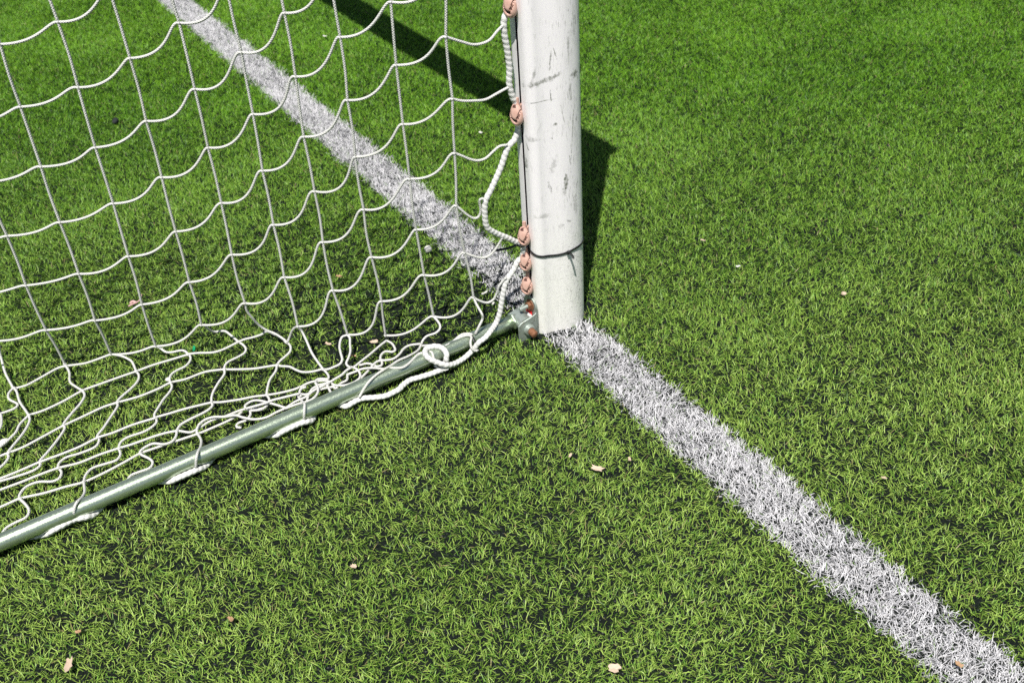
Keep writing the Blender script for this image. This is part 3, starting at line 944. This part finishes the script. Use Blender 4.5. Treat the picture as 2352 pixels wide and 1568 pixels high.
CL = [(0.657, 0), (0.468, 1), (0.221, 2), (0.163, 3), (0.107, 4)]
CLX, CLY = 0.006, RF - 0.011
up = [(CLX - .01, RF - .03, 1.29), (CLX, CLY, 1.26), (CLX, RF - .045, 1.2), (CLX, RF - .05, 1.1), (CLX, CLY, 1.04), (CLX, RF - .04, 0.98), (CLX, RF - .05, 0.88),
      (CLX, CLY, 0.85), (CLX, CLY - .03, 0.78), (CLX, CLY - 0.02, 0.70), (CLX, CLY, 0.665)]
trace = [(1166, 22), (1158, 45), (1158, 75), (1164, 110), (1170, 155), (1170, 195), (1178, 225), (1189, 246)]
trace2 = [(1190, 292), (1182, 320), (1167, 338), (1150, 385), (1128, 435), (1115, 462), (1114, 500), (1119, 522), (1136, 534), (1165, 546), (1194, 557)]
P = up + [tuple(at_x(px, py, 0.004)) for px, py in trace] + [(CLX, CLY, 0.47)] + [tuple(at_x(px, py, 0.003)) for px, py in trace2] + [(CLX, CLY, 0.215)]
rope(P)
P = [(CLX, CLY + .002, 0.225), (CLX, CLY, 0.19), (CLX - .004, CLY - .003, 0.165)] + [tuple(at_x(px, py, 0.002)) for px, py in ((1190, 598), (1180, 618), (1163, 645), (1156, 672), (1152, 695), (1147, 722), (1139, 742))]
z_on = BZ + BR + 0.004
P += lay_pts([(930, 610, z_on + .003), (880, 665, z_on), (830, 700, z_on - .002), (790, 750, .026), (750, 795, .016), (700, 845, .011), (640, 890, .010), (560, 930, .014), (480, 940, .022),
              (380, 908, .031), (300, 868, z_on), (262, 815, z_on + .002), (280, 770, z_on), (350, 745, z_on + .001), (430, 757, z_on + .001), (485, 815, z_on), (485, 870, .030),
              (470, 930, .013), (445, 985, .008), (400, 1002, .008), (330, 1030, .008), (200, 1070, .009), (100, 1100, .009), (20, 1160, .009)], 'c7', .01)
P += lay_pts([(1560, 805, .009), (1480, 850, .009), (1350, 910, .009), (1200, 935, .009), (1000, 950, .009), (900, 980, .008), (800, 1035, .007), (720, 1075, .005)], 'c10', .01)


def under(P, Q):
    """carry the rope out of sight under the bar from the end of P to the start of Q"""
    e, f = np.array(P[-1]), np.array(Q[0])
    g = f[1] - e[1]
    return P + [(-0.022, e[1] + 0.3 * g, 0.003), (-0.022, e[1] + 0.7 * g, 0.003)] + Q


P = under(P, lay_pts([(190, 1288, .003), (100, 1318, .010), (0, 1345, .011), (-150, 1412, .011), (-290, 1480, .009), (-370, 1527, .003)], 'c10', .01))
P = under(P, lay_pts([(1550, 876, .003), (1490, 903, .010), (1400, 942, .011), (1330, 972, .009), (1285, 990, .003)], 'c5', .01))
P = under(P, lay_pts([(708, 1240, .003), (640, 1262, .010), (560, 1278, .011), (450, 1334, .011), (390, 1366, .009), (345, 1390, .003)], 'c5', .01))
P = under(P, [(0.012, -1.2, 0.006), (0.014, -1.24, 0.008), (0.0, -1.3, 0.0)])
rope(P)
R.build('edge_rope', MAT['rope'], net)


# ------------------------------------------------------------------ net clips in the slot of the post
def make_clip():
    bm = bmesh.new()
    r = bmesh.ops.create_uvsphere(bm, u_segments=40, v_segments=32, radius=1.0)
    for v in r['verts']:
        d = v.co.copy()
        egg = 1.0 - 0.22 * d.z                                     # fuller below
        x, y, z = d.x * 0.0135 * egg, d.y * 0.0095 * egg, d.z * 0.0225
        # the hook: a curved gap sweeping round the lower side
        s = d.z + 0.55 - 0.75 * (d.x + 0.25) ** 2 * (1 if d.x < 0.4 else 1.4) + 0.55 * d.x
        if d.y < 0.35:
            g = math.exp(-(s / 0.12) ** 2)
            x *= 1 - 0.45 * g; y *= 1 - 0.62 * g
        if d.z > 0.86 and d.y < 0.3:
            z -= 0.006 * (d.z - 0.86) / 0.14
        v.co = (x, y, z)
    bm_box(bm, (-0.0033, 0.004, -0.012), (0.0033, 0.024, 0.014))
    bm_box(bm, (-0.0033, 0.0035, 0.010), (0.0030, 0.0085, 0.030))
    return bm


labels = ['pink net clip at the top edge of the photo, highest on the post',
          'pink net clip halfway up the post, above a shadowed white groove',
          'pink net clip just above the black tie, holding the end of the thick rope',
          'pink net clip just below the black tie, middle of the three low ones',
          'lowest pink net clip, right above the steel hinge bracket']
c0 = None
for (z, i) in CL:
    if c0 is None:
        c0 = bm_obj('net_clip', make_clip(), MAT['pink']); o = c0
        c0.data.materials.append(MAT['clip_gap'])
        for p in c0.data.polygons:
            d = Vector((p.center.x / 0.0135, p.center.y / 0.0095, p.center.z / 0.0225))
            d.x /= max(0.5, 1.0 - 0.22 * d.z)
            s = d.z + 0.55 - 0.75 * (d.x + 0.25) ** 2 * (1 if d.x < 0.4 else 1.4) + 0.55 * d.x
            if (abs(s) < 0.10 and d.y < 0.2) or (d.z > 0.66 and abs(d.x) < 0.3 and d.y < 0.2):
                p.material_index = 1  # slit and top hole faces take the painted shade
    else:
        o = c0.copy(); COL.objects.link(o)
    o.scale = (0.92, 0.92, 0.92)
    o.location = (CLX + 0.006, CLY - 0.001, z)
    o.rotation_euler = (math.radians(-4), math.radians((i * 37 % 9) - 5), math.radians(22 + i * 3))
    tag(o, labels[i], 'clip', 'pink net clips in the rear slot of the post')


# ------------------------------------------------------------------ cable ties
def ribbon(name, P, out, h, th, mat, parent=None, up=None):
    """flat band along P; out = outward normals, band is h tall"""
    P = np.asarray(P, float); O = np.asarray(out, float)
    T = np.gradient(P, axis=0); T /= np.linalg.norm(T, axis=1)[:, None]
    W = np.cross(T, O); W /= np.linalg.norm(W, axis=1)[:, None]
    n = len(P)
    V = np.stack([P - W * h / 2, P + W * h / 2, P + W * h / 2 + O * th, P - W * h / 2 + O * th], 1).reshape(-1, 3)
    F = []
    for i in range(n - 1):
        for k in range(4):
            a, b = i * 4 + k, i * 4 + (k + 1) % 4
            F.append((a, b, b + 4, a + 4))
    F = np.array(F)
    caps = np.array([[0, 3, 2, 1], [(n - 1) * 4 + k for k in range(4)]])
    me = np_mesh(name, V, [F, caps])
    return link_mesh(name, me, mat, parent, smooth=False)


TZ = 0.183
prof = np.array(PROFILE[1:-7])                                # outer skin of the section, slot left out
prof = np.vstack([prof, prof[:1]])
prof = smooth_path(np.column_stack([prof, np.zeros(len(prof))]), 0.0025)[:, :2]
nn = np.gradient(prof, axis=0); nn = np.stack([nn[:, 1], -nn[:, 0]], -1); nn /= np.linalg.norm(nn, axis=1)[:, None] + 1e-12
Pp = [(POST[0] + x + 0.0008 * a, POST[1] + y + 0.0008 * b, TZ - 0.05 * x - 0.12 * y - 0.010 * max(0, math.cos(math.atan2(y, x) + 0.85)) ** 3) for (x, y), (a, b) in zip(prof, nn)]
Oo = [(a, b, 0.0) for a, b in nn]
tie = empty('cable_tie', (POST[0], POST[1], TZ))
tag(tie, 'black cable tie wrapped round the foot of the white post', 'cable tie', 'black cable ties')
ribbon('band', Pp, Oo, 0.0042, 0.0014, MAT['black_nylon'], tie)


def oriented_box(name, c, ax, size, mat, parent):
    ax = [Vector(a).normalized() for a in ax]
    bm = bmesh.new()
    vs = bmesh.ops.create_cube(bm, size=1.0)['verts']
    for v in vs:
        v.co = Vector(c) + ax[0] * v.co.x * size[0] + ax[1] * v.co.y * size[1] + ax[2] * v.co.z * size[2]
    return bm_obj(name, bm, mat, parent, smooth=False, bevel=0.0006)


ti = int(np.argmin([np.hypot(*(project(np.array([p]))[0][0] - np.array([1306, 580]))) if Oo[i][0] > 0 else 1e9 for i, p in enumerate(Pp)]))
pc, oc = Vector(Pp[ti]), Vector(Oo[ti])
tan = Vector((-oc.y, oc.x, 0))
oriented_box('head', pc + oc * 0.003, (tan, Vector((0, 0, 1)), oc), (0.0075, 0.0065, 0.0055), MAT['black_nylon'], tie)
tl = smooth_path([pc + oc * .005, pc + oc * .014 + tan * .001, pc + oc * .022 + Vector((0, 0, -.003))], .002)
ribbon('tail', tl, np.tile(np.array([0, 0, 1.0]), (len(tl), 1)), 0.0042, 0.0012, MAT['black_nylon'], tie)

tie2 = empty('cable_tie', (CLX, CLY, TZ))
tag(tie2, 'black cable tie gripping the rope at the post slot, tail over the white line', 'cable tie', 'black cable ties')
hp = at_x(1191, 560, 0.004)
hv = Vector(hp)
oriented_box('head', hv, (Vector((0.3, 1, 0)), Vector((0, 0, 1)), Vector((1, -0.3, 0))), (0.008, 0.008, 0.007), MAT['black_nylon'], tie2)
tl = smooth_path([hp, at_x(1172, 569, -0.006), at_x(1150, 574, -0.016), at_x(1128, 577, -0.026)], .003)
ribbon('tail', tl, np.tile(np.array([0.35, 0.0, 0.94]), (len(tl), 1)), 0.0052, 0.0012, MAT['black_nylon'], tie2)
ring = [(hv.x + 0.009 * math.cos(t) + .002, hv.y + 0.009 * math.sin(t) + .006, hv.z + .001 * math.sin(2 * t)) for t in np.linspace(0, 6.283, 25)]
ribbon('band', ring, [(math.cos(t), math.sin(t), 0) for t in np.linspace(0, 6.283, 25)], 0.0045, 0.0012, MAT['black_nylon'], tie2)

tie3 = empty('cable_tie', (BX, -0.21, BZ))
tag(tie3, 'black cable tie strapping the rope to the steel ground tube', 'cable tie', 'black cable ties')
yy = at_z(1093, 782, 0.034)[1]
ring, on = [], []
for t in np.linspace(0, 2 * math.pi, 49):
    rad = BR + 0.0012
    ex = 0.0115 * max(0, math.cos(t - 0.35)) ** 3                # bulges over the rope on the near side
    ring.append((BX + (rad + ex) * math.cos(t), yy - 0.004 * math.cos(t), BZ + (rad + ex * 0.9) * math.sin(t)))
    on.append((math.cos(t), 0, math.sin(t)))
ribbon('band', ring, on, 0.0052, 0.0014, MAT['black_nylon'], tie3)
oriented_box('head', (BX - .004, yy + .003, BZ - BR - .002), ((1, 0, 0), (0, 1, 0), (0, 0, 1)), (0.008, 0.007, 0.006), MAT['black_nylon'], tie3)


# ------------------------------------------------------------------ litter on the turf
def scrap(name, px, py, L, W, rot, mat, label, cat, seed, curl=0.25, z=0.006, thick=0.0007, jag=0.3, lift=0.0):
    """thin torn flake with an uneven outline, slightly curled"""
    r = random.Random(seed)
    n = 15
    L, W = L * 0.85, W * 0.85
    rim = []
    for i in range(n):
        t = 2 * math.pi * i / n
        k = 1 + r.uniform(-jag, jag)
        rim.append((math.copysign(abs(math.cos(t)) ** 0.8, math.cos(t)) * L / 2 * k, math.copysign(abs(math.sin(t)) ** 0.8, math.sin(t)) * W / 2 * k))
    bm = bmesh.new()
    tops, bots = [], []
    for ringk in (0.0, 0.55, 1.0):
        pts = [(0, 0)] if ringk == 0 else [(x * ringk, y * ringk) for x, y in rim]
        for lst, dz in ((tops, thick), (bots, 0)):
            lst.append([bm.verts.new((x, y, dz + curl * (x * x / L + 1.6 * y * y / W) + (r.uniform(-1, 1) * 0.0008 if ringk else 0) + lift * (x / L + 0.5))) for x, y in pts])
    for lst, flip in ((tops, False), (bots, True)):
        for i in range(n):
            j = (i + 1) % n
            f = [(lst[0][0], lst[1][i], lst[1][j]), (lst[1][i], lst[2][i], lst[2][j], lst[1][j])]
            for q in f: bm.faces.new(q[::-1] if flip else q)
    for i in range(n):
        j = (i + 1) % n
        bm.faces.new((tops[2][i], bots[2][i], bots[2][j], tops[2][j]))
    o = bm_obj(name, bm, mat)
    o.location = at_z(px, py, z - 0.002)
    o.rotation_euler = (r.uniform(-.2, .2), r.uniform(-.2, .2), rot)
    return tag(o, label, cat, 'litter lying on the turf')


def pebble(name, px, py, size, mat, label, cat, seed, z=0.005, boxy=2.0):
    r = random.Random(seed)
    bm = bmesh.new()
    vs = bmesh.ops.create_icosphere(bm, subdivisions=3, radius=1.0)['verts']
    ph = [r.uniform(0, 6) for _ in range(4)]
    for v in vs:
        d = v.co.normalized()
        k = (abs(d.x) ** boxy + abs(d.y) ** boxy + abs(d.z) ** boxy) ** (-1 / boxy)
        k *= 1 + 0.07 * math.sin(4 * d.x + ph[0]) * math.cos(3 * d.y + ph[1]) + 0.05 * math.sin(7 * d.z + ph[2] + 5 * d.x)
        v.co = Vector((d.x * size[0], d.y * size[1], d.z * size[2])) * k
    o = bm_obj(name, bm, mat)
    o.location = at_z(px, py, z)
    o.rotation_euler = (0.15, -0.1, r.uniform(0, 3))
    return tag(o, label, cat, 'litter lying on the turf')


pebble('foam_chip', 983, 572, (.0075, .006, .006), MAT['foam'], 'blocky white foam chip on the turf left of the goal line, behind the net', 'foam chip', 1, z=.010, boxy=9)
pebble('rubber_lump', 265, 278, (.012, .008, .006), MAT['lump'], 'black rubber lump on the turf behind the far upper net meshes', 'rubber lump', 2, boxy=3)
pebble('pebble', 8, 1016, (.010, .007, .006), MAT['foam'], 'pale pebble under the net cords at the photo edge', 'pebble', 3)
pebble('pebble', 1938, 674, (.0055, .005, .004), MAT['leaf'], 'small pale pebble alone on the open turf right of the post', 'pebble', 4, z=.008)
pebble('pebble', 386, 871, (.005, .005, .004), MAT['foam'], 'tiny cream pebble touching a net knot on the ground', 'pebble', 5, z=.010)
scrap('foam_strip', 1113, 674, .022, .0055, 1.9, MAT['foam'], 'thin pale foam strip in bare crumb beside the edge rope', 'foam strip', 6, thick=.002, jag=.08)
scrap('foam_strip', 1133, 698, .011, .0045, 2.1, MAT['foam'], 'short pale foam strip right beside the hanging edge rope', 'foam strip', 7, thick=.002, jag=.1)
scrap('leaf_scrap', 1373, 1076, .026, .012, .55, MAT['leaf'], 'torn beige leaf scrap lying alone in the middle of the foreground turf', 'leaf', 8, z=.011)
scrap('leaf_scrap', 158, 1527, .033, .013, -.25, MAT['leaf'], 'large pale leaf scrap at the lower edge below the steel tube', 'leaf', 9, z=.011)
scrap('leaf_scrap', 1411, 1534, .020, .014, 1.2, MAT['leaf'], 'squarish pinkish leaf scrap at the lower edge left of the goal line', 'leaf', 10, z=.012)
scrap('leaf_scrap', 530, 1421, .014, .008, .2, MAT['leaf_brown'], 'small brown leaf flake on the turf below the steel tube', 'leaf', 11, z=.011)
scrap('leaf_scrap', 180, 1450, .011, .007, .8, MAT['leaf_brown'], 'tiny brown leaf flake just above the large pale leaf scrap', 'leaf', 12, z=.010)
scrap('leaf_scrap', 859, 785, .020, .011, .8, MAT['leaf'], 'folded cream leaf scrap on the turf between hanging cords near the looped rope', 'leaf', 13, z=.009)
scrap('leaf_scrap', 754, 790, .019, .008, .3, MAT['leaf'], 'flat cream leaf scrap left of the folded one behind the net', 'leaf', 14, z=.008)
scrap('leaf_scrap', 780, 635, .016, .008, .9, MAT['leaf_brown'], 'brownish leaf scrap on the turf behind the centre of the net', 'leaf', 15, z=.009)
scrap('leaf_scrap', 1310, 1046, .014, .005, 2.2, MAT['leaf'], 'thin leaf sliver just above the torn beige leaf scrap', 'leaf', 16, z=.011)
scrap('leaf_scrap', 1446, 1055, .011, .006, 2.5, MAT['leaf'], 'little leaf flake to the right of the torn beige leaf scrap', 'leaf', 17, z=.011)
scrap('leaf_scrap', 1614, 552, .016, .006, .4, MAT['leaf'], 'pale flake on the sunny turf well behind the post', 'leaf', 18, z=.010)
scrap('leaf_scrap', 1695, 612, .012, .006, 1.1, MAT['foam'], 'white flake on the turf between the post shadow and the small pebble', 'leaf', 19, z=.010)
scrap('leaf_scrap', 746, 84, .018, .010, .4, MAT['foam'], 'white flake on the far turf between goal line and crossbar shadow', 'leaf', 20, z=.010)
scrap('leaf_scrap', 1104, 305, .015, .008, .2, MAT['foam'], 'white flake on the turf left of the post below the crossbar shadow', 'leaf', 21, z=.010)
scrap('leaf_scrap', 2030, 1097, .010, .006, .7, MAT['leaf'], 'tiny cream flake on the dark turf right of the goal line', 'leaf', 22, z=.010)
scrap('leaf_scrap', 812, 817, .010, .007, .7, MAT['leaf_brown'], 'tiny brown flake in the bare crumb among slack cords', 'leaf', 23, z=.006)
scrap('leaf_scrap', 812, 1300, .012, .008, .7, MAT['leaf'], 'tiny pale flake in the middle of the lower turf', 'leaf', 24, z=.010)
scrap('leaf_scrap', 2202, 1525, .012, .008, .2, MAT['leaf_brown'], 'brown leaf bit lying on the white goal line', 'leaf', 25, z=.012)
scrap('plastic_shard', 446, 803, .022, .0065, -.35, MAT['green_plastic'], 'green plastic shard under a net knot on the turf', 'plastic shard', 26, curl=.6, z=.010, thick=.001, jag=.06)
scrap('plastic_shard', 452, 813, .012, .005, .9, MAT['green_plastic'], 'short green plastic sliver just below the longer green shard', 'plastic shard', 27, curl=.6, z=.008, thick=.001, jag=.06)
tw = Tubes()
tw.add(smooth_path([at_z(325, 676, .022), at_z(322, 688, .018), at_z(313, 695, .012), at_z(303, 699, .012), at_z(296, 703, .008)], .002), np.linspace(.0015, .0024, len(smooth_path([at_z(325, 676, .022), at_z(322, 688, .018), at_z(313, 695, .012), at_z(303, 699, .012), at_z(296, 703, .008)], .002))), sides=7)
tw.add(smooth_path([at_z(313, 695, .012), at_z(305, 692, .014), at_z(299, 697, .012)], .002), .003, sides=7)
tw.add(smooth_path([at_z(322, 688, .018), at_z(328, 690, .012)], .002), .0012, sides=7)
tag(tw.build('twig', MAT['twig']), 'dry pinkish twig with a curled leaf, lying on the turf behind the net', 'twig', 'litter lying on the turf')
pr_ = empty('paper_scrap', (0.008, -0.062, 0.03))
tag(pr_, 'crumpled red and white paper scrap stuck inside the hinge bracket', 'paper scrap', 'litter lying on the turf')
for nm, mt, pts in (('red_face', 'red_paper', [(-.008, -.0585, .036), (.004, -.0585, .045), (.013, -.059, .044), (.018, -.061, .036), (.004, -.063, .032)]),
                    ('white_face', 'white_paper', [(-.006, -.0625, .030), (.003, -.0635, .0375), (.018, -.0625, .0385), (.024, -.0645, .030), (.006, -.066, .024)])):
    bm = bmesh.new()
    A = [bm.verts.new(p) for p in pts]; B = [bm.verts.new((p[0], p[1] + .0012, p[2] - .0008)) for p in pts]
    bm.faces.new(A); bm.faces.new(B[::-1])
    for i in range(len(pts)):
        j = (i + 1) % len(pts); bm.faces.new((A[i], A[j], B[j], B[i]))
    bm_obj(nm, bm, MAT[mt], pr_, smooth=False)
